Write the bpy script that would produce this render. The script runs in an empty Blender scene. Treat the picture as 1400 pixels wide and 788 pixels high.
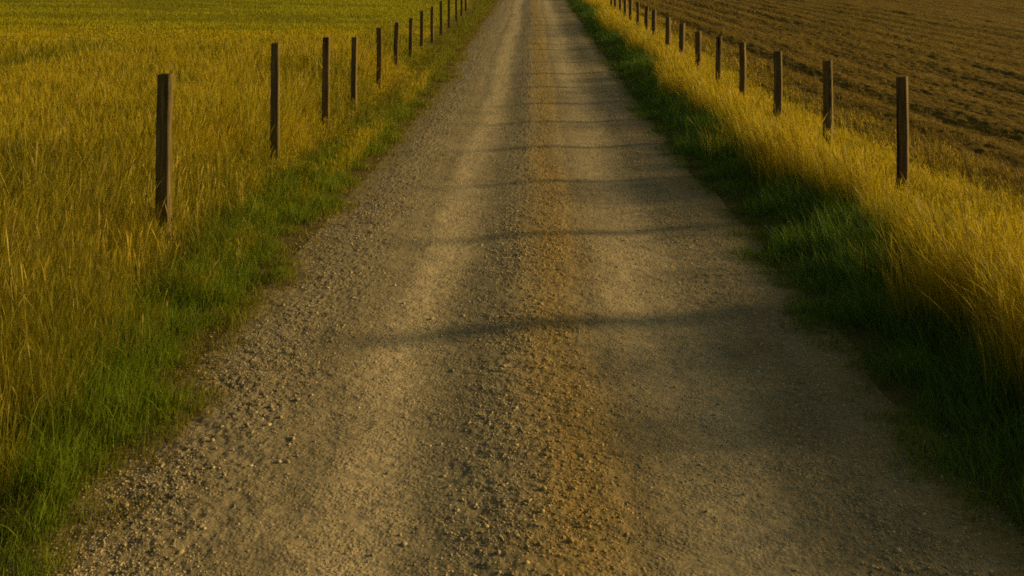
import bpy, math
import numpy as np
from mathutils import Vector

scene = bpy.context.scene
COL = scene.collection
rng = np.random.default_rng(7)
F = 1400.0            # focal length in units of the photograph's pixels
CAM_H = 2.0
VX, VY = 728.0, -4.0  # where the road's straight near part vanishes

# ------------------------------------------------------------------ noise
def _hash(ix, iy, seed):
    h = (ix.astype(np.int64) * 374761393 + iy.astype(np.int64) * 668265263 + seed * 2147483647 + 1013904223) & 0xFFFFFFFF
    h = ((h ^ (h >> 13)) * 1274126177) & 0xFFFFFFFF
    h = ((h ^ (h >> 15)) * 2246822519) & 0xFFFFFFFF
    h = h ^ (h >> 16)
    return (h & 0xFFFFFF) / float(0xFFFFFF)

def vnoise(x, y, seed=0):
    x = np.asarray(x, float); y = np.asarray(y, float)
    ix = np.floor(x); iy = np.floor(y)
    fx = x - ix; fy = y - iy
    ux = fx * fx * fx * (fx * (fx * 6 - 15) + 10)
    uy = fy * fy * fy * (fy * (fy * 6 - 15) + 10)
    a = _hash(ix, iy, seed); b = _hash(ix + 1, iy, seed)
    c = _hash(ix, iy + 1, seed); d = _hash(ix + 1, iy + 1, seed)
    return (a + (b - a) * ux) * (1 - uy) + (c + (d - c) * ux) * uy - 0.5

def fbm(x, y, seed=0, octv=4, gain=0.5):
    s = 0; a = 1.0
    for o in range(octv):
        c, sn = math.cos(o * 1.1 + .4), math.sin(o * 1.1 + .4)
        xx = (x * c - y * sn) * 2 ** o; yy = (x * sn + y * c) * 2 ** o
        s = s + a * vnoise(xx, yy, seed + 17 * o); a *= gain
    return s

def sstep(a, b, x):
    t = np.clip((x - a) / (b - a), 0, 1)
    return t * t * (3 - 2 * t)

# ------------------------------------------------------------------ terrain
def ramp(y):
    r = 0.0475 * (np.sqrt((y - 15.5) ** 2 + 16) + (y - 15.5)) / 2
    return r

def zter(x, y):
    x = np.asarray(x, float); y = np.asarray(y, float)
    z = ramp(y)
    far = sstep(6, 40, np.abs(x))
    z = z + far * 0.5 * fbm(x * .03, y * .03, 3, 3)
    # right bank carries the fence, left verge lifts slightly
    z = z + 0.13 * sstep(1.75, 3.0, x)
    z = z + 0.02 * sstep(1.8, 2.6, -x) 
    # shallow dip across the left where the tall meadow ends
    z = z - 0.16 * sstep(3.5, 7, -x) * np.exp(-((y - 24.4) / 1.0) ** 2)
    z = z + (0.05 * fbm(x * .5, y * .5, 5, 3)) * sstep(1.8, 2.6, np.abs(x))
    # the left pasture swells gently
    z = z + sstep(4, 20, -x) * sstep(28, 60, y) * 0.35
    return z

EDGE_L = lambda y: -1.76 + 0.17 * fbm(y * 0.9, y * 0 + 2.3, 21, 4) + .05 * np.sin(y * .35)
EDGE_R = lambda y: 1.72 + 0.16 * fbm(y * 0.8, y * 0 + 9.3, 22, 4)

def zroad(x, y):
    z = ramp(y)
    wob = 0.11 * fbm(y * .25, y * 0 + 4, 31, 3)
    xx = x - wob
    prof = (0.024 * (sstep(-.50, -.02, xx) * (1 - sstep(.22, .80, xx)))
            - 0.008 * np.exp(-((xx + 0.72) / 0.30) ** 2)
            - 0.008 * np.exp(-((xx - 0.86) / 0.30) ** 2)
            + 0.010 * np.exp(-((xx + 1.45) / 0.28) ** 2)
            + 0.012 * np.exp(-((xx - 1.5) / 0.25) ** 2))
    # faint second rut lines inside the tracks
    w2 = .10 * fbm(y * .18, x * 0 + 8, 35, 3)
    prof = prof - 0.005 * np.exp(-((xx + 0.98 + w2) / 0.09) ** 2) - 0.006 * np.exp(-((xx - .40 - w2) / 0.07) ** 2) * sstep(-.1, .2, w2 + .1)
    z = z + prof
    # washboard and soft humps across the wheel tracks
    z = z + 0.014 * fbm(x * .8, y * 2.2, 33, 3) * (0.5 + 0.5 * sstep(.4, .9, np.abs(xx - .1)))
    return z

def coarse(x):
    """how loose and coarse the gravel is across the road"""
    c = (0.9 * np.exp(-((x + 1.40) / 0.36) ** 2) + 0.48 * np.exp(-((x + 0.14) / 0.22) ** 2)
         + 0.50 * np.exp(-((x - 0.22) / 0.30) ** 2) + 0.42 * np.exp(-((x - 1.35) / 0.35) ** 2))
    return np.clip(c, 0.15, 1)

# ------------------------------------------------------------------ mesh helpers
def mesh_obj(name, verts, faces, mat, smooth=False, col=None):
    me = bpy.data.meshes.new(name)
    v = np.ascontiguousarray(verts, np.float32); f = np.ascontiguousarray(faces, np.int32)
    n = f.shape[1]
    me.vertices.add(len(v)); me.vertices.foreach_set('co', v.ravel())
    me.loops.add(f.size); me.loops.foreach_set('vertex_index', f.ravel())
    me.polygons.add(len(f))
    me.polygons.foreach_set('loop_start', np.arange(0, f.size, n, dtype=np.int32))
    me.polygons.foreach_set('loop_total', np.full(len(f), n, np.int32))
    me.polygons.foreach_set('use_smooth', np.full(len(f), smooth))
    if col is not None:
        a = me.color_attributes.new('tint', 'FLOAT_COLOR', 'POINT')
        a.data.foreach_set('color', np.ascontiguousarray(np.c_[col, np.ones(len(col))], np.float32).ravel())
    me.update(calc_edges=True)
    me.materials.append(mat)
    o = bpy.data.objects.new(name, me); COL.objects.link(o)
    return o

def grid_faces(nr, nc):
    i = np.arange(nr - 1)[:, None] * nc + np.arange(nc - 1)[None, :]
    i = i.ravel()
    return np.c_[i, i + 1, i + nc + 1, i + nc]

def tag(o, label, cat, kind=None, group=None):
    o['label'] = label; o['category'] = cat
    if kind: o['kind'] = kind
    if group: o['group'] = group
    return o

# ------------------------------------------------------------------ materials
class N:
    def __init__(s, name):
        s.m = bpy.data.materials.new(name); s.m.use_nodes = True
        s.t = s.m.node_tree; s.t.nodes.clear()
        s.out = s.t.nodes.new('ShaderNodeOutputMaterial')
    def n(s, typ, inp=None, **kw):
        nd = s.t.nodes.new(typ)
        for k, v in kw.items(): setattr(nd, k, v)
        for k, v in (inp or {}).items():
            if isinstance(v, bpy.types.NodeSocket): s.t.links.new(v, nd.inputs[k])
            else: nd.inputs[k].default_value = v
        return nd
    def noise(s, vec, scale, detail=4, rough=.55):
        return s.n('ShaderNodeTexNoise', {'Vector': vec, 'Scale': scale, 'Detail': detail, 'Roughness': rough}).outputs['Fac']
    def ramp(s, fac, stops):
        r = s.n('ShaderNodeValToRGB', {'Fac': fac}); e = r.color_ramp.elements
        while len(e) < len(stops): e.new(.5)
        for el, (p, c) in zip(e, stops): el.position = p; el.color = (*c, 1)
        return r.outputs['Color']
    def mix(s, fac, a, b, typ='MIX'):
        m = s.n('ShaderNodeMix', data_type='RGBA', blend_type=typ)
        for k, v in ((0, fac), (6, a), (7, b)):
            if isinstance(v, bpy.types.NodeSocket): s.t.links.new(v, m.inputs[k])
            else: m.inputs[k].default_value = v if k == 0 else (*v, 1)
        return m.outputs[2]
    def math(s, op, a, b=0.0):
        m = s.n('ShaderNodeMath', operation=op)
        for k, v in ((0, a), (1, b)):
            if isinstance(v, bpy.types.NodeSocket): s.t.links.new(v, m.inputs[k])
            else: m.inputs[k].default_value = v
        return m.outputs[0]
    def pos(s): return s.n('ShaderNodeNewGeometry').outputs['Position']
    def mapv(s, vec, sc): return s.n('ShaderNodeMapping', {'Vector': vec, 'Scale': sc}).outputs[0]
    def finish(s, col, rough=.9, bump=None, bs=.5, bd=.01, spec=.2):
        p = s.n('ShaderNodeBsdfPrincipled', {'Base Color': col, 'Roughness': rough, 'Specular IOR Level': spec})
        if bump is not None:
            b = s.n('ShaderNodeBump', {'Height': bump, 'Strength': bs, 'Distance': bd})
            s.t.links.new(b.outputs[0], p.inputs['Normal'])
        s.t.links.new(p.outputs[0], s.out.inputs['Surface'])
        return s.m

def mat_grass(name, trans=.45, rough=.6):
    k = N(name)
    c = k.n('ShaderNodeVertexColor', layer_name='tint').outputs['Color']
    d = k.n('ShaderNodeBsdfPrincipled', {'Base Color': c, 'Roughness': rough, 'Specular IOR Level': .15})
    t = k.n('ShaderNodeBsdfTranslucent', {'Color': c})
    m = k.n('ShaderNodeMixShader', {0: trans, 1: d.outputs[0], 2: t.outputs[0]})
    k.t.links.new(m.outputs[0], k.out.inputs['Surface'])
    return k.m

def mat_ground():
    k = N('meadow_soil'); p = k.pos()
    n1 = k.noise(p, .12, 5); n2 = k.noise(p, 1.1, 6, .65); n3 = k.noise(p, 14, 5, .7)
    n4 = k.noise(k.mapv(p, (.045, .35, .2)), 1.0, 4, .6)
    c = k.ramp(n2, [(.3, (.16, .125, .006)), (.55, (.27, .20, .007)), (.75, (.33, .24, .009))])
    g = k.ramp(n3, [(.3, (.11, .115, .006)), (.7, (.20, .185, .008))])
    f = k.n('ShaderNodeMapRange', {'Value': n1, 'From Min': .38, 'From Max': .62}).outputs[0]
    c = k.mix(f, c, g)
    f2 = k.n('ShaderNodeMapRange', {'Value': n4, 'From Min': .56, 'From Max': .70, 'To Max': .55}).outputs[0]
    c = k.mix(f2, c, (.075, .085, .008))
    ax = k.math('ABSOLUTE', k.n('ShaderNodeSeparateXYZ', {0: p}).outputs[0])
    near = k.n('ShaderNodeMapRange', {'Value': k.math('ADD', ax, k.math('MULTIPLY', n2, .8)), 'From Min': 2.5, 'From Max': 3.6, 'To Min': 1, 'To Max': 0}).outputs[0]
    dirt = k.ramp(n3, [(.3, (.075, .055, .022)), (.7, (.16, .115, .045))])
    c = k.mix(near, c, dirt)
    h = k.math('ADD', k.math('MULTIPLY', n2, .6), k.math('MULTIPLY', n3, .5))
    return k.finish(c, .95, h, .9, .10, .05)

def mat_road():
    k = N('gravel_surface'); p = k.pos()
    t = k.n('ShaderNodeVertexColor', layer_name='tint').outputs['Color']
    fine = k.noise(p, 210, 4, .7); mid = k.noise(p, 46, 5, .65); big = k.noise(p, 2.3, 4)
    streak = k.noise(k.mapv(p, (3.5, .25, 1)), 1.0, 4, .6)
    vor = k.n('ShaderNodeTexVoronoi', {'Vector': p, 'Scale': 62, 'Randomness': 1})
    vr = k.n('ShaderNodeSeparateColor', {'Color': vor.outputs['Color']}).outputs[0]
    c = k.mix(.55, t, k.ramp(fine, [(.25, (.45, .45, .45)), (.5, (.9, .9, .9)), (.75, (1.45, 1.42, 1.38))]), 'MULTIPLY')
    c = k.mix(.35, c, k.ramp(vr, [(.0, (.45, .45, .45)), (.5, (1, 1, 1)), (1, (1.6, 1.55, 1.5))]), 'MULTIPLY')
    c = k.mix(.6, c, k.ramp(streak, [(.3, (.8, .8, .8)), (.7, (1.18, 1.17, 1.15))]), 'MULTIPLY')
    c = k.mix(.5, c, k.ramp(big, [(.3, (.78, .78, .76)), (.7, (1.2, 1.2, 1.2))]), 'MULTIPLY')
    d = k.math('SUBTRACT', .5, vor.outputs['Distance'])
    h = k.math('ADD', k.math('MULTIPLY', d, .8), k.math('ADD', k.math('MULTIPLY', mid, .8), k.math('MULTIPLY', fine, .25)))
    patch = k.n('ShaderNodeMapRange', {'Value': k.noise(p, 5.5, 4, .6), 'From Min': .38, 'From Max': .64, 'To Min': .15, 'To Max': 1.0}).outputs[0]
    h = k.math('MULTIPLY', h, patch)
    return k.finish(c, .93, h, .7, .012, .15)

def mat_stone():
    k = N('limestone_chips'); p = k.pos()
    t = k.n('ShaderNodeVertexColor', layer_name='tint').outputs['Color']
    c = k.mix(.5, t, k.ramp(k.noise(p, 160, 4), [(.3, (.6, .6, .6)), (.7, (1.3, 1.3, 1.25))]), 'MULTIPLY')
    return k.finish(c, .9, k.noise(p, 240, 3), .4, .002, .2)

def mat_field():
    k = N('ploughed_earth'); p = k.pos()
    n1 = k.noise(k.mapv(p, (1, .10, 1)), 2.6, 6, .6); n2 = k.noise(p, 9, 6, .7); n3 = k.noise(p, .14, 4)
    c = k.ramp(n2, [(.28, (.085, .053, .012)), (.5, (.155, .100, .018)), (.72, (.25, .165, .030))])
    c = k.mix(.7, c, k.ramp(n1, [(.3, (.7, .68, .66)), (.7, (1.25, 1.25, 1.2))]), 'MULTIPLY')
    c = k.mix(.4, c, k.ramp(n3, [(.35, (.75, .75, .7)), (.65, (1.2, 1.2, 1.1))]), 'MULTIPLY')
    h = k.math('ADD', k.math('MULTIPLY', n2, 1.0), k.math('MULTIPLY', n1, .8))
    return k.finish(c, .95, h, 1.0, .10, .05)

def mat_wood():
    k = N('weathered_wood')
    tc = k.n('ShaderNodeTexCoord').outputs['Object']
    rnd = k.n('ShaderNodeObjectInfo').outputs['Random']
    v = k.n('ShaderNodeVectorMath', {0: tc, 1: k.n('ShaderNodeCombineXYZ', {'Z': k.math('MULTIPLY', rnd, 37.0)}).outputs[0]}, operation='ADD').outputs[0]
    g = k.noise(k.mapv(v, (70, 70, 3.0)), 1.0, 6, .65)
    b = k.noise(k.mapv(v, (9, 9, 2.2)), 1.0, 4)
    cr = k.noise(k.mapv(v, (32, 32, .9)), 1.0, 3, .5)
    c = k.ramp(g, [(.25, (.052, .034, .014)), (.5, (.135, .090, .036)), (.78, (.28, .19, .075))])
    c = k.mix(.6, c, k.ramp(b, [(.3, (.6, .56, .5)), (.7, (1.25, 1.2, 1.15))]), 'MULTIPLY')
    crack = k.n('ShaderNodeMapRange', {'Value': cr, 'From Min': .36, 'From Max': .41}).outputs[0]
    c = k.mix(k.math('MULTIPLY', rnd, .75), c, k.mix(1.0, c, (.85, 1.0, 1.25), 'MULTIPLY'))        # some posts have greyed more
    c = k.mix(k.math('SUBTRACT', 1.0, crack), c, (.02, .014, .009))
    h = k.math('ADD', k.math('MULTIPLY', g, .6), crack)
    return k.finish(c, .85, h, .6, .006, .2)

M_GOLD = mat_grass('dry_grass_blades', .45)
M_GREEN = mat_grass('green_grass_blades', .40)
M_STRAW = mat_grass('stubble_straw', .25)

# ------------------------------------------------------------------ ground sheets
def nonuni(segs):
    out = []
    for a, b, s in segs:
        out.append(np.arange(a, b, s))
    out.append([segs[-1][1]])
    return np.concatenate(out)

gx = nonuni([(-420, -60, 15), (-60, -16, 1.2), (-16, -1.4, .12), (-1.4, 1.4, .4), (1.4, 5, .12), (5, 70, 2.5), (70, 420, 15)])
gy = nonuni([(-60, 0, 4), (0, 14, .14), (14, 34, .28), (34, 90, .8), (90, 420, 8)])
GX, GY = np.meshgrid(gx, gy)
GZ = zter(GX, GY)
GZ -= 0.16 * (1 - sstep(1.55, 1.75, np.abs(GX)))
GZ -= 0.45 * sstep(4.25, 4.6, GX) * (1 - sstep(118, 126, GX)) * (1 - sstep(196, 204, GY)) * sstep(-26, -22, GY)
ground = mesh_obj('ground', np.c_[GX.ravel(), GY.ravel(), GZ.ravel()], grid_faces(*GX.shape), mat_ground(), True)
tag(ground, 'grassy meadow soil rising gently into the distance', 'ground', 'structure')

# ---- road
ys = [2.4]
while ys[-1] < 62: ys.append(ys[-1] + max(.0085, .00032 * ys[-1] ** 2))
ry = np.concatenate([np.arange(-40, 2.4, .4), ys, np.arange(64, 420, 3.0)])
rx = np.linspace(-2.05, 2.05, 560)
RX, RY = np.meshgrid(rx, ry)
fade = np.exp(-(np.maximum(RY, 3) - 3) / 16)
cz = coarse(RX)
RZ = zroad(RX, RY)
RZ += (0.0065 * fbm(RX * 38, RY * 38, 41, 3, .6) * (0.25 + cz) + .011 * fbm(RX * 7, RY * 12, 42, 4, .6) * (.45 + .55 * cz))
RZ = RZ * 1.0
RZ -= 0.10 * sstep(1.80, 2.03, np.abs(RX))
xw = RX - 0.11 * fbm(RY * .25, RY * 0 + 4, 31, 3) + .12 * fbm(RX * 1.6, RY * .7, 44, 4)
dust = np.array([.43, .335, .218]); gold = np.array([.325, .215, .076]); grey = np.array([.235, .188, .122]); soil = np.array([.20, .155, .07])
wg = np.exp(-((xw - .18) / .20) ** 2)[..., None]
wt = (np.exp(-((xw + .66) / .20) ** 2) + .8 * np.exp(-((xw - .80) / .24) ** 2))[..., None].clip(0, 1)
we = (sstep(1.45, 1.80, np.abs(RX) + .15 * fbm(RX * 3, RY * 3, 45, 3)))[..., None]
tint = grey + (dust - grey) * wt
wd = np.exp(-((xw + .25) / .19) ** 2)[..., None] * (.55 + .5 * fbm(RX * .9, RY * .5, 46, 3)[..., None])  # greyer gravel band, painting in shade on the ridge's left slope
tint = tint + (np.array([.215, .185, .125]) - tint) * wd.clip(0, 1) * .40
tint = tint + (gold - tint) * wg * (.75 + .5 * fbm(RX * 1.2, RY * .5, 47, 3)[..., None]).clip(0, 1)
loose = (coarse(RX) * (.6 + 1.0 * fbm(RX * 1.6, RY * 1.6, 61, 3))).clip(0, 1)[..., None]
tint = tint * (1 - .26 * loose * np.exp(-(np.maximum(RY, 3) - 3) / 14)[..., None])       # darker where the gravel is loose, fading with distance
tint = tint + (soil - tint) * we
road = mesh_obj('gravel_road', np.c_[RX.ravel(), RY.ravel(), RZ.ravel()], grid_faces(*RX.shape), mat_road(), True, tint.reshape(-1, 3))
tag(road, 'pale gravel road with two worn wheel tracks and a stony middle ridge', 'road', 'structure')

def road_height(x, y):
    return zroad(x, y) + .011 * fbm(x * 7, y * 12, 42, 4, .6) * (.45 + .55 * coarse(x)) + .0065 * fbm(x * 38, y * 38, 41, 3, .6) * (.25 + coarse(x))

# ---- ploughed field
fx = [4.0]
while fx[-1] < 122: fx.append(fx[-1] + max(.035, .0052 * (fx[-1] - 1)))
fy = [3.0]
while fy[-1] < 200: fy.append(fy[-1] + max(.045, .0062 * fy[-1]))
fy = np.concatenate([np.arange(-24, 3, .6), fy]); fx = np.array(fx)
FX, FY = np.meshgrid(fx, fy)
def zfield(x, y):
    z = zter(x, y) + .02
    u = x + .04 * y + .35 * fbm(x * .1, y * .1, 51, 3)      # furrows run almost with the road
    z = z - .035 * np.exp(-((u - 6.5) / .30) ** 2) + .015 * np.exp(-((u - 7.2) / .4) ** 2)
    z = z + .020 * np.sin(u * 2 * math.pi / .95) * (.7 + 1.0 * fbm(x * .25, y * .08, 52, 2)) * sstep(4.6, 5.4, u)
    z = z + .03 * np.sin(u * 2 * math.pi / 5.3 + .8) * sstep(7.2, 9, u)
    z = z + .020 * fbm(x * 3.2, y * .40, 53, 3, .5) + .032 * fbm(x * 15, y * 8, 54, 3, .65)
    z = z - .35 * (1 - sstep(4.0, 4.3, x))
    return z
FZ = zfield(FX, FY)
field = mesh_obj('ploughed_field', np.c_[FX.ravel(), FY.ravel(), FZ.ravel()], grid_faces(*FX.shape), mat_field(), True)
tag(field, 'brown ploughed field with rough furrows beyond the right fence', 'field', 'structure')

# ------------------------------------------------------------------ loose gravel
phi = (1 + 5 ** .5) / 2
ICO_V = np.array([(-1, phi, 0), (1, phi, 0), (-1, -phi, 0), (1, -phi, 0), (0, -1, phi), (0, 1, phi), (0, -1, -phi), (0, 1, -phi),
                  (phi, 0, -1), (phi, 0, 1), (-phi, 0, -1), (-phi, 0, 1)]) / math.sqrt(1 + phi * phi)
ICO_F = np.array([(0, 11, 5), (0, 5, 1), (0, 1, 7), (0, 7, 10), (0, 10, 11), (1, 5, 9), (5, 11, 4), (11, 10, 2), (10, 7, 6), (7, 1, 8),
                  (3, 9, 4), (3, 4, 2), (3, 2, 6), (3, 6, 8), (3, 8, 9), (4, 9, 5), (2, 4, 11), (6, 2, 10), (8, 6, 7), (9, 8, 1)])
def scatter(n, x0, x1, y0, y1):
    return rng.uniform(x0, x1, n), rng.uniform(y0, y1, n)
SX, SY, SR = [], [], []
for (y0, y1, dens, rmin, rmed, sg) in ((2.6, 6.5, 8500, .0020, .0033, .36), (6.5, 11, 3000, .0028, .0047, .32), (11, 20, 500, .0045, .0068, .28)):
    n = int(dens * 3.7 * (y1 - y0))
    x, y = scatter(n, -1.95, 1.9, y0, y1)
    keep = rng.random(n) < np.clip(coarse(x) * (.75 + 1.3 * fbm(x * 1.6, y * 1.6, 61, 3)), .03, 1)
    x, y = x[keep], y[keep]
    r = np.clip(rmed * np.exp(rng.normal(0, sg, len(x))), rmin, .019)
    SX.append(x); SY.append(y); SR.append(r)
# a few larger stones, mostly on the left shoulder and beside the ridge
n = 130
x = np.where(rng.random(n) < .55, rng.normal(-1.40, .26, n), rng.normal(-.14, .14, n)); y = rng.uniform(2.6, 9, n)
SX.append(x); SY.append(y); SR.append(rng.uniform(.008, .0145, n))
sx, sy, sr = map(np.concatenate, (SX, SY, SR))
ns = len(sx)
yaw = rng.uniform(0, 6.283, ns)
V = ICO_V[None] * (1 + rng.uniform(-.28, .28, (ns, 12, 1)))
sc = np.c_[rng.uniform(.9, 1.5, ns), rng.uniform(.7, 1.1, ns), rng.uniform(.5, .85, ns)]
V = V * sc[:, None, :] * sr[:, None, None]
c, s = np.cos(yaw)[:, None], np.sin(yaw)[:, None]
V = np.stack([V[..., 0] * c - V[..., 1] * s, V[..., 0] * s + V[..., 1] * c, V[..., 2]], -1)
V += np.stack([sx, sy, road_height(sx, sy) + sr * rng.uniform(-.25, .22, ns)], -1)[:, None, :]
Fs = (ICO_F[None] + 12 * np.arange(ns)[:, None, None]).reshape(-1, 3)
base = grey * 1.45 + (gold * 1.2 - grey * 1.45) * np.exp(-((sx - .22) / .26) ** 2)[:, None] * .85
tc = base * np.exp(rng.normal(0, .22, ns))[:, None]
stones = mesh_obj('loose_gravel', V.reshape(-1, 3), Fs, mat_stone(), True, np.repeat(tc, 12, 0))
tag(stones, 'loose pale gravel stones scattered over the road', 'gravel', 'stuff')

# ------------------------------------------------------------------ grass blades
def blades(P, H, W, yaw, lean, leanyaw, curl, tint, prof, lv):
    """flat tapering blades, each a bent strip; prof = relative widths along the blade"""
    n = len(P); L = len(lv)
    t = np.asarray(lv)[None, :]
    off = H[:, None] * (lean[:, None] * t + curl[:, None] * t ** 2.4)
    up = H[:, None] * t * np.sqrt(np.clip(1 - (.55 * (lean[:, None] + curl[:, None] * t)) ** 2, .2, 1))
    cx = P[:, 0:1] + off * np.cos(leanyaw)[:, None]
    cy = P[:, 1:2] + off * np.sin(leanyaw)[:, None]
    cz = P[:, 2:3] + up
    w = W[:, None] * prof * .5
    dx = np.cos(yaw)[:, None] * w; dy = np.sin(yaw)[:, None] * w
    V = np.empty((n, 2 * L - 1, 3), np.float32)
    for i in range(L - 1):
        V[:, 2 * i] = np.stack([cx[:, i] - dx[:, i], cy[:, i] - dy[:, i], cz[:, i]], -1)
        V[:, 2 * i + 1] = np.stack([cx[:, i] + dx[:, i], cy[:, i] + dy[:, i], cz[:, i]], -1)
    V[:, 2 * L - 2] = np.stack([cx[:, -1], cy[:, -1], cz[:, -1]], -1)
    f = []
    for i in range(L - 2):
        a = 2 * i
        f += [(a, a + 1, a + 3), (a, a + 3, a + 2)]
    f.append((2 * L - 4, 2 * L - 3, 2 * L - 2))
    f = np.array(f)
    Fa = (f[None] + (2 * L - 1) * np.arange(n)[:, None, None]).reshape(-1, 3)
    return V.reshape(-1, 3), Fa, np.repeat(tint, 2 * L - 1, 0)

BLADE_LV = [0, .34, .68, 1.0]; BLADE_PR = np.array([1, .9, .6, 0.])
STALK_LV = [0, .45, .76, .88, 1.0]; STALK_PR = np.array([.75, .6, .5, 1.9, 0.])
SHORT_LV = [0, .5, 1.0]; SHORT_PR = np.array([1, .75, 0.])

class Grass:
    def __init__(s): s.v = []; s.f = []; s.c = []; s.n = 0
    def add(s, P, H, W, lean, leanyaw, curl, tint, kind='blade'):
        lv, pr = {'blade': (BLADE_LV, BLADE_PR), 'stalk': (STALK_LV, STALK_PR), 'short': (SHORT_LV, SHORT_PR)}[kind]
        yaw = rng.uniform(0, math.pi, len(P))
        v, f, c = blades(P, H, W, yaw, lean, leanyaw, curl, tint, pr, lv)
        s.v.append(v); s.f.append(f + s.n); s.c.append(c); s.n += len(v)
    def build(s, name, mat):
        return mesh_obj(name, np.concatenate(s.v), np.concatenate(s.f), mat, False, np.concatenate(s.c))

def sample(x0f, x1f, y0, y1, dens, d0, power):
    """random points, thinning with distance from the camera like dens*(d0/y)^power"""
    out = []
    step = 1.0
    y = y0
    while y < y1:
        ye = min(y + step, y1)
        xa, xb = x0f(y), x1f(ye)
        dd = dens * min(1, (d0 / max(y, .1)) ** power)
        n = int(dd * abs(xb - xa) * (ye - y))
        out.append(np.c_[rng.uniform(min(xa, xb), max(xa, xb), n), rng.uniform(y, ye, n)])
        y = ye; step = max(1.0, y * .06)
    p = np.concatenate(out)
    return p[:, 0], p[:, 1]

def mixc(a, b, t): return np.asarray(a)[None] + (np.asarray(b) - np.asarray(a))[None] * np.clip(t, 0, 1)[:, None]
GOLD1 = (.39, .295, .007); GOLD2 = (.53, .395, .020); OLIVE = (.15, .165, .007); GREEN = (.095, .15, .010); LUSH = (.185, .24, .014); PALE = (.60, .45, .14)

def width_at(y, w0, d0=6.0, p=.68): return w0 * np.maximum(1, y / d0) ** p

# ---- left meadow: tall golden grass
g = Grass()
def meadow(n_scale, kind, hmul, w0, seed):
    lim = lambda y: -(2.6 + .60 * y)
    x, y = sample(lim, lambda y: -2.05, 2.2, 27, 5600 * n_scale, 6.0, 1.2)
    e = EDGE_L(y)
    d = e - x                                     # distance outwards from the road edge
    pat = fbm(x * .45, y * .30, 71, 4)            # large patches
    clump = fbm(x * 2.6, y * 2.6, 72, 3)
    p_gold = sstep(.15, .85, d + .45 * pat + .30 * clump)
    end = 23.6 + 60 * sstep(-3.9, -3.3, x) - 1.2 * sstep(-4, -9, x) + 1.2 * fbm(x * .25, x * 0 + 3, 73, 3)
    k = (rng.random(len(x)) < p_gold * np.clip(.85 + .9 * clump, .25, 1)) & (y < end)
    x, y, pat, clump, d = x[k], y[k], pat[k], clump[k], d[k]
    n = len(x)
    fence = np.exp(-((x + 2.55) / .55) ** 2) * sstep(5.0, 7.0, y)
    H = (.50 + .32 * pat + .22 * clump) * np.exp(rng.normal(0, .20, n)) * hmul * (1 - .76 * fence) * (.50 + .50 * sstep(.35, 1.25, d))
    H = np.clip(H, .1, .85)
    tone = rng.normal(.45, .28, n) + 1.0 * pat
    t = mixc(GOLD1, GOLD2, tone)
    og = np.clip(sstep(-.10, .28, -pat + .25 * clump + rng.normal(0, .16, n)) + .30, 0, .9)
    t = t + (np.array(OLIVE)[None] - t) * og[:, None]
    brown = np.clip((1 - sstep(6.5, 12, y + 2.5 * pat)) * (.55 + .8 * clump) + rng.normal(0, .18, n), 0, .85)
    t = t + (np.array((.27, .19, .022))[None] - t) * (.45 * brown)[:, None]
    H = H * (1 + .14 * (1 - sstep(6, 10, y)))
    t *= np.exp(rng.normal(0, .13, n))[:, None]
    pale = rng.random(n) < .05
    t[pale] = np.array(PALE) * rng.uniform(.7, 1, (pale.sum(), 1))
    lean = np.abs(rng.normal(0, .11, n)) + .02
    ly = rng.uniform(0, 6.283, n)
    curl = np.abs(rng.normal(.10, .16, n))
    g.add(np.c_[x, y, zter(x, y) - .01], H, width_at(y, w0) * np.exp(rng.normal(0, .2, n)), lean, ly, curl, t, kind)
def long_stalks(n, x0, x1, y0, y1):
    x, y = rng.uniform(x0, x1, n), rng.uniform(y0, y1, n)
    k = (EDGE_L(y) - x > .75) & (fbm(x * 1.7, y * 1.7, 75, 3) + rng.normal(0, .12, n) > .0)
    x, y = x[k], y[k]; n = len(x)
    t = mixc(GOLD2, PALE, rng.uniform(0, .8, n)) * np.exp(rng.normal(0, .15, n))[:, None]
    H = np.clip(rng.normal(.60, .10, n), .35, .85) * (1 - .45 * np.exp(-((x + 2.55) / .5) ** 2) * sstep(5, 7, y))
    g.add(np.c_[x, y, zter(x, y) - .01], H, width_at(y, .0030), np.abs(rng.normal(0, .09, n)) + .01,
          rng.uniform(0, 6.283, n), np.abs(rng.normal(.05, .12, n)), t, 'stalk')
long_stalks(3000, -6.5, -2.3, 4.0, 10)
meadow(1.05, 'blade', .92, .0026, 1)
meadow(.46, 'stalk', 1.2, .0028, 2)
meadow_grass = g.build('meadow_grass', M_GOLD)
tag(meadow_grass, 'tall dry golden grass of the meadow on the left', 'grass', 'stuff')

# ---- left pasture beyond the meadow
g = Grass()
x, y = sample(lambda y: -(3 + .62 * y), lambda y: -3.2, 21.5, 78, 330, 24, 1.3)
n = len(x)
pat = fbm(x * .10, y * .16, 81, 4); p2 = fbm(x * .05 + 7, y * .35, 82, 3)
H = np.clip((.075 + .05 * pat) * np.exp(rng.normal(0, .3, n)), .02, .22)
gm = np.clip(.9 * sstep(25, 46, y + 16 * pat + 14 * p2) + rng.normal(0, .10, n), 0, 1)
strk = sstep(.10, .26, fbm(x * .16, y * .75, 83, 3)) * sstep(27, 34, y)
t = mixc((.56, .41, .008), (.31, .31, .009), gm)
t = t + (np.array((.12, .15, .009))[None] - t) * (.6 * strk)[:, None]
t = t * np.exp(rng.normal(0, .15, n))[:, None]
g.add(np.c_[x, y, zter(x, y) - .01], H, width_at(y, .0045), np.abs(rng.normal(0, .2, n)), rng.uniform(0, 6.28, n), np.abs(rng.normal(.1, .2, n)), t, 'short')
pasture = g.build('pasture_grass', M_GREEN)
tag(pasture, 'short yellow green pasture grass beyond the tall meadow', 'grass', 'stuff')

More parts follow.
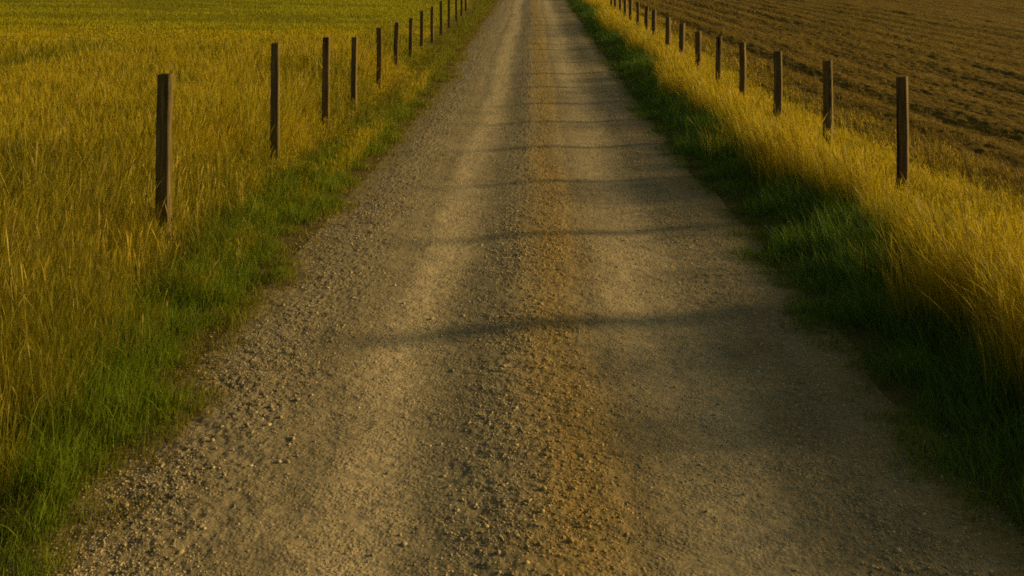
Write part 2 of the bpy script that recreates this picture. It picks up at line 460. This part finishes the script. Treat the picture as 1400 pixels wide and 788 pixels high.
# ---- verge grass: green strip along each road edge
def verge(side, name, label):
    g = Grass()
    far = 62
    if side < 0:
        x, y = sample(lambda y: -3.5, lambda y: -1.45, 2.2, far, 7000, 5.0, 1.35); e = EDGE_L(y); d = e - x
    else:
        x, y = sample(lambda y: 1.40, lambda y: 3.6, 2.2, far, 7000, 5.0, 1.35); e = EDGE_R(y); d = x - e
    clump = fbm(x * 3.2, y * 3.2, 91, 3); pat = fbm(x * .7, y * .5, 92, 3)
    dd = d + .28 * clump + .18 * pat
    inn = sstep(-.10, .10, dd)
    if side < 0: out = 1 - sstep(.45, 1.05, dd)
    else: out = 1 - sstep(.70, 1.35, dd)
    thin = .65 + .35 * sstep(.0, .30, dd)
    k = rng.random(len(x)) < inn * out * thin * np.clip(.9 + .8 * clump, .5, 1)
    x, y, d, clump, pat, dd = x[k], y[k], d[k], clump[k], pat[k], dd[k]
    n = len(x)
    H = (.045 + .13 * sstep(-.05, .7, dd) + (.035 if side < 0 else .02) * clump) * np.exp(rng.normal(0, .28, n))
    if side > 0: H *= .92
    else: H *= .88
    H = np.clip(H, .02, .42)
    tone = rng.normal(.5, .25, n) + .7 * clump
    t = mixc(GREEN, LUSH, tone) if side < 0 else mixc((.08, .15, .022), (.15, .24, .030), tone)
    edge = (1 - sstep(.0, .30, dd)) * .75                # worn yellow fringe beside the gravel
    yel = np.clip(edge + (rng.random(n) < .10) * .6 + .50 * sstep(8, 26, y) + .25*sstep(.6,1.1,dd), 0, .9)
    if side > 0: yel = np.clip(edge * .35 + (rng.random(n) < .08) * .5 + .35 * sstep(.75, 1.25, dd), 0, .9)
    t = t + (np.array((.22, .165, .018))[None] - t) * yel[:, None]
    t *= np.exp(rng.normal(0, .15, n))[:, None]
    lean = np.abs(rng.normal(.15, .16, n))
    toward = 0.0 if side < 0 else math.pi
    ly = toward + rng.normal(0, 1.5, n)
    curl = np.abs(rng.normal(.30, .25, n))
    z = np.maximum(zter(x, y), np.where(np.abs(x) < 1.85, zroad(x, y), -9)) - .012
    g.add(np.c_[x, y, z], H, width_at(y, .0040, 5) * np.exp(rng.normal(0, .2, n)), lean, ly, curl, t, 'blade')
    o = g.build(name, M_GREEN)
    tag(o, label, 'grass', 'stuff')
verge(-1, 'verge_grass', 'sunlit green verge grass along the left edge of the gravel road')
verge(1, 'verge_grass', 'shaded dark green verge grass along the right edge of the gravel road')

# ---- right bank: golden grass round the fence
g = Grass()
def bank(n_scale, kind, hmul, w0):
    x, y = sample(lambda y: 2.0, lambda y: 5.4, 2.4, 64, 5600 * n_scale, 6.0, 1.30)
    d = x - EDGE_R(y)
    pat = fbm(x * .8, y * .42, 101, 4); clump = fbm(x * 2.8, y * 2.4, 102, 3)
    dd = d + .75 * pat + .30 * clump
    pin = sstep(.68, 1.36, dd)
    pout = 1 - .92 * sstep(1.9, 2.5, d + .5 * clump + .4 * pat) - .08 * sstep(2.8, 3.4, d)
    k = rng.random(len(x)) < pin * pout * np.clip(.9 + .8 * clump, .3, 1)
    x, y, pat, clump, dd, d = x[k], y[k], pat[k], clump[k], dd[k], d[k]
    n = len(x)
    H = (.34 + .14 * pat + .11 * clump) * np.exp(rng.normal(0, .20, n)) * hmul * (.75 + .25 * sstep(.5, .9, dd)) * (1 - .56 * sstep(1.0, 1.7, d)) * (1 - .3 * sstep(1.9, 2.8, d))
    H = np.clip(H, .08, .62)
    tone = rng.normal(.45, .28, n) + .8 * pat
    t = mixc(GOLD1, GOLD2, tone)
    og = np.clip((1 - sstep(.45, 1.1, dd)) * .6 + .18 + rng.normal(0, .14, n), 0, .9)
    t = t + (np.array((.15, .15, .012))[None] - t) * og[:, None]
    t *= np.exp(rng.normal(0, .13, n))[:, None]
    pale = rng.random(n) < (.10 if kind == 'stalk' else .03)
    t[pale] = np.array(PALE) * rng.uniform(.7, 1, (pale.sum(), 1))
    lean = np.abs(rng.normal(.10, .10, n))
    ly = math.pi + .35 + rng.normal(0, 1.2, n)
    curl = np.abs(rng.normal(.16, .18, n))
    g.add(np.c_[x, y, np.where(x > 4.3, zfield(x, y), zter(x, y)) - .01], H, width_at(y, w0) * np.exp(rng.normal(0, .2, n)), lean, ly, curl, t, kind)
bank(1.15, 'blade', .95, .0026)
bank(.42, 'stalk', 1.2, .0028)
tag(g.build('bank_grass', M_GOLD), 'golden grass on the bank around the right fence', 'grass', 'stuff')

# ---- ragged straw and weeds on the near strip of the field
g = Grass()
x, y = sample(lambda y: 3.9, lambda y: 7 + .25 * y, 4, 60, 1700, 9, 1.4)
cl = fbm(x * 1.8, y * 1.8, 111, 3)
k = rng.random(len(x)) < np.clip(.45 + 1.5 * cl, 0, 1) * (1 - .82 * sstep(4.9, 7.5, x))
x, y = x[k], y[k]; n = len(x)
H = np.clip(.085 * np.exp(rng.normal(0, .45, n)) * (1 - .5 * sstep(4.4, 6, x)), .03, .26)
t = mixc((.17, .112, .016), (.30, .20, .03), rng.random(n))
g.add(np.c_[x, y, np.where(x > 4.3, zfield(x, y), zter(x, y)) - .01], H, width_at(y, .005, 8, .7), np.abs(rng.normal(.4, .4, n)), rng.uniform(0, 6.28, n), np.abs(rng.normal(.2, .3, n)), t, 'short')
tag(g.build('field_stubble', M_STRAW), 'dry straw stubble on the near strip of the ploughed field', 'stubble', 'stuff')

# ------------------------------------------------------------------ fence posts
M_WOOD = mat_wood()
prng = np.random.default_rng(11)
def post_mesh(width, height, seed):
    """squared post with eased corners, slightly waisted and split, sawn top"""
    r = np.random.default_rng(seed)
    h = width / 2; e = width * .16
    ring = []
    for cxs, cys, a0 in ((1, 1, 0), (-1, 1, 90), (-1, -1, 180), (1, -1, 270)):
        for a in (8, 45, 82):
            ang = math.radians(a0 + a)
            ring.append((cxs * (h - e) + e * math.cos(ang), cys * (h - e) + e * math.sin(ang)))
        nx, ny = {0: (-1, 0), 90: (0, -1), 180: (1, 0), 270: (0, 1)}[a0]
        base = ((h if a0 in (0, 270) else -h), (h if a0 in (0, 90) else -h))
        # two points along the next face, so the face can warp
        for q in (.35, .65):
            p0 = (cxs * (h - e), cys * h) if a0 in (0, 180) else (cxs * h, cys * (h - e))
            L = 2 * (h - e)
            ring.append((p0[0] + nx * L * q, p0[1] + ny * L * q))
    ring = np.array(ring); nr = len(ring)
    zs = np.concatenate([[-.35], np.linspace(0, height - .012, 22), [height - .004, height]])
    V = []
    jit = r.normal(0, width * .010, nr)
    bx, by = r.normal(0, .006, 2)
    for i, z in enumerate(zs):
        s = 1 + .03 * math.sin(z * 3.1 + seed) - .03 * z / height
        if i == len(zs) - 1: s *= .93
        p = ring * s * (1 + (jit + r.normal(0, width * .006, nr)) / (width * .5))[:, None]
        k = math.sin(math.pi * max(z, 0) / height)
        zz = np.full(nr, z)
        if i >= len(zs) - 2: zz = zz + ring[:, 0] * .06 * r.normal(1, .2) + r.normal(0, .0012, nr)
        V.append(np.c_[p[:, 0] + bx * k, p[:, 1] + by * k, zz])
    V = np.concatenate(V); nz = len(zs)
    me = bpy.data.meshes.new('fence_post')
    faces = []
    for i in range(nz - 1):
        for j in range(nr):
            a = i * nr + j; b = i * nr + (j + 1) % nr
            faces.append((a, b, b + nr, a + nr))
    top = [(nz - 1) * nr + j for j in range(nr)]
    c = len(V); V = np.r_[V, [V[top].mean(0) + np.array([0, 0, .001])]]
    for j in range(nr): faces.append((top[j], top[(j + 1) % nr], c))
    faces.append(tuple(range(nr))[::-1])
    me.from_pydata([tuple(v) for v in V], [], faces); me.update()
    me.materials.append(M_WOOD)
    return me

def add_post(px, top, side_x, rot, lean, width, label, group, seed):
    d = side_x * F / (px - VX)
    z0 = float(zter(side_x, d))
    ztop = CAM_H - (top - VY) / F * d
    me = post_mesh(width, max(.9, ztop - z0), seed)
    o = bpy.data.objects.new('fence_post', me); COL.objects.link(o)
    o.location = (side_x, d, z0)
    o.rotation_euler = (0, math.radians(lean), math.radians(rot))
    return tag(o, label, 'fence post', None, group)

LG = 'fence posts along the meadow'; RG = 'fence posts along the ploughed field'
left = [  # pixel x at top, pixel y of top, lateral distance, lean, label
    (225, 101, -2.85, 0, 'dark wooden post standing nearest of the left fence, tallest in tall golden grass'),
    (375.5, 59, -2.85, .4, 'dark wooden post second in the left fence, its right edge brightly lit'),
    (445, 51, -2.85, .6, 'wooden post third along the left fence, level with the end of the tall meadow'),
    (484, 51, -2.85, .2, 'shorter wooden post fourth along the left fence, lower than the post behind it'),
    (517, 38, -2.85, .7, 'wooden post fifth along the left fence, its foot hidden in golden grass'),
    (541.5, 31, -2.85, .6, 'wooden post sixth along the left fence, leaning slightly to the right'),
    (561, 25, -2.85, .5, 'wooden post seventh along the left fence, topped by green pasture behind'),
    (576.5, 15, -2.85, .4, 'wooden post eighth along the left fence where it starts to climb the slope'),
    (591, 9, -2.85, .3, 'small dark post ninth along the left fence, just before the posts bunch up'),
    (603, 2, -2.85, .3, 'small dark post tenth along the left fence, its top almost at the picture edge'),
    (614, -5, -2.85, .2, 'distant post eleventh along the left fence, its top cut off by the picture edge'),
    (624, -13, -2.85, 0, 'distant post twelfth along the left fence, in bright golden grass'),
    (631, -20, -2.85, .2, 'far thin post thirteenth along the left fence near the top of the picture'),
    (637, -27, -2.85, 0, 'farthest thin post of the left fence, closest to the road at the top'),
]
for i, (px, top, X, ln, lab) in enumerate(left):
    add_post(px, top, X, prng.normal(4, 3), ln + prng.normal(0, .25), .094 + prng.normal(0, .006), lab, LG, 100 + i)
right = [
    (1431, 128, 3.44, 0, 'weathered post unseen just beside the picture, widened to strengthen its long shadow across the gravel road'),
    (1233.5, 105, 3.3, 0, 'brown wooden post standing nearest of the right fence, in front of the ploughed field'),
    (1131, 83, 3.3, 0, 'dark slim post second in the right fence beside the deep first furrow'),
    (1062, 70, 3.3, .4, 'wooden post third along the right fence, paler than the post in front of it'),
    (1014, 58, 3.3, .3, 'grey wooden post fourth along the right fence, lit along its right edge'),
    (982, 50, 3.3, .8, 'wooden post fifth along the right fence, leaning right against the furrows'),
    (954, 43, 3.3, .4, 'wooden post sixth along the right fence with a bright sunlit side'),
    (932, 32, 3.3, 1.0, 'leaning wooden post seventh along the right fence, darker at the foot'),
    (913, 25, 3.3, .7, 'wooden post eighth along the right fence, deep in golden grass'),
    (893.5, 17, 3.3, 1.0, 'small leaning post ninth along the right fence, tilted to the right'),
    (884, 13, 3.3, .8, 'small grey post tenth along the right fence, close to the leaning one'),
    (871.5, 4, 3.3, .5, 'small dark post eleventh along the right fence, top just under the picture edge'),
    (862, 2, 3.3, .5, 'small post twelfth along the right fence, standing out against golden grass'),
    (854.5, -4, 3.3, .4, 'distant post thirteenth along the right fence, cut by the picture edge'),
    (847.5, -9, 3.3, .2, 'distant post fourteenth along the right fence, half out of the picture'),
    (841.5, -14, 3.3, .2, 'far thin post fifteenth along the right fence, near the top edge'),
    (836, -19, 3.3, 0, 'farthest thin post of the right fence, closest to the road at the top'),
]
for i, (px, top, X, ln, lab) in enumerate(right):
    add_post(px, top, X, -27 + prng.normal(0, 4), ln + prng.normal(0, .2), .165 if i == 0 else .106 + prng.normal(0, .007), lab, RG, 200 + i)  # the unseen first post is widened to strengthen its shadow

# ------------------------------------------------------------------ light
ELEV, AZ = 16.0, 12.0        # sun low on the right, a little beyond the viewer
e, a = math.radians(ELEV), math.radians(AZ)
to_sun = Vector((math.cos(e) * math.cos(a), math.cos(e) * math.sin(a), math.sin(e)))
L = bpy.data.lights.new('sun', 'SUN'); L.energy = 4.2; L.angle = math.radians(3.8); L.color = (1, .72, .28)
so = bpy.data.objects.new('sun', L); COL.objects.link(so)
so.rotation_euler = to_sun.to_track_quat('Z', 'Y').to_euler(); so.location = to_sun * 60
w = bpy.data.worlds.new('World'); scene.world = w; w.use_nodes = True
nt = w.node_tree; nt.nodes.clear()
sky = nt.nodes.new('ShaderNodeTexSky'); sky.sky_type = 'NISHITA'; sky.sun_disc = False
sky.sun_elevation = e; sky.sun_rotation = math.radians(90 - AZ)
sky.air_density = 1.0; sky.dust_density = 4.0; sky.ozone_density = .3
mx = nt.nodes.new('ShaderNodeMix'); mx.data_type = 'RGBA'; mx.blend_type = 'MULTIPLY'
mx.inputs[0].default_value = 1; mx.inputs[7].default_value = (.95, .95, .58, 1)   # warm evening haze
bg = nt.nodes.new('ShaderNodeBackground'); bg.inputs['Strength'].default_value = .07
wo = nt.nodes.new('ShaderNodeOutputWorld')
nt.links.new(sky.outputs[0], mx.inputs[6]); nt.links.new(mx.outputs[2], bg.inputs[0]); nt.links.new(bg.outputs[0], wo.inputs[0])

# ------------------------------------------------------------------ camera
cam = bpy.data.cameras.new('camera'); co = bpy.data.objects.new('camera', cam); COL.objects.link(co)
cam.sensor_fit = 'HORIZONTAL'; cam.sensor_width = 36; cam.lens = 36 * F / 1400
cam.shift_x = (700 - VX) / 1400; cam.shift_y = (VY - 394) / 1400
cam.clip_start = .05; cam.clip_end = 2000
co.location = (0, 0, CAM_H); co.rotation_euler = (math.pi / 2, 0, 0)
scene.camera = co

vs = scene.view_settings
vs.view_transform = 'Standard'; vs.look = 'None'; vs.exposure = .15; vs.gamma = 1; vs.use_curve_mapping = False
scene.render.engine = 'CYCLES'
scene.cycles.max_bounces = 6; scene.cycles.diffuse_bounces = 3; scene.cycles.transmission_bounces = 4
scene.cycles.use_denoising = False
scene.cycles.sample_clamp_direct = 1.2; scene.cycles.sample_clamp_indirect = .6
scene.cycles.filter_width = 1.8
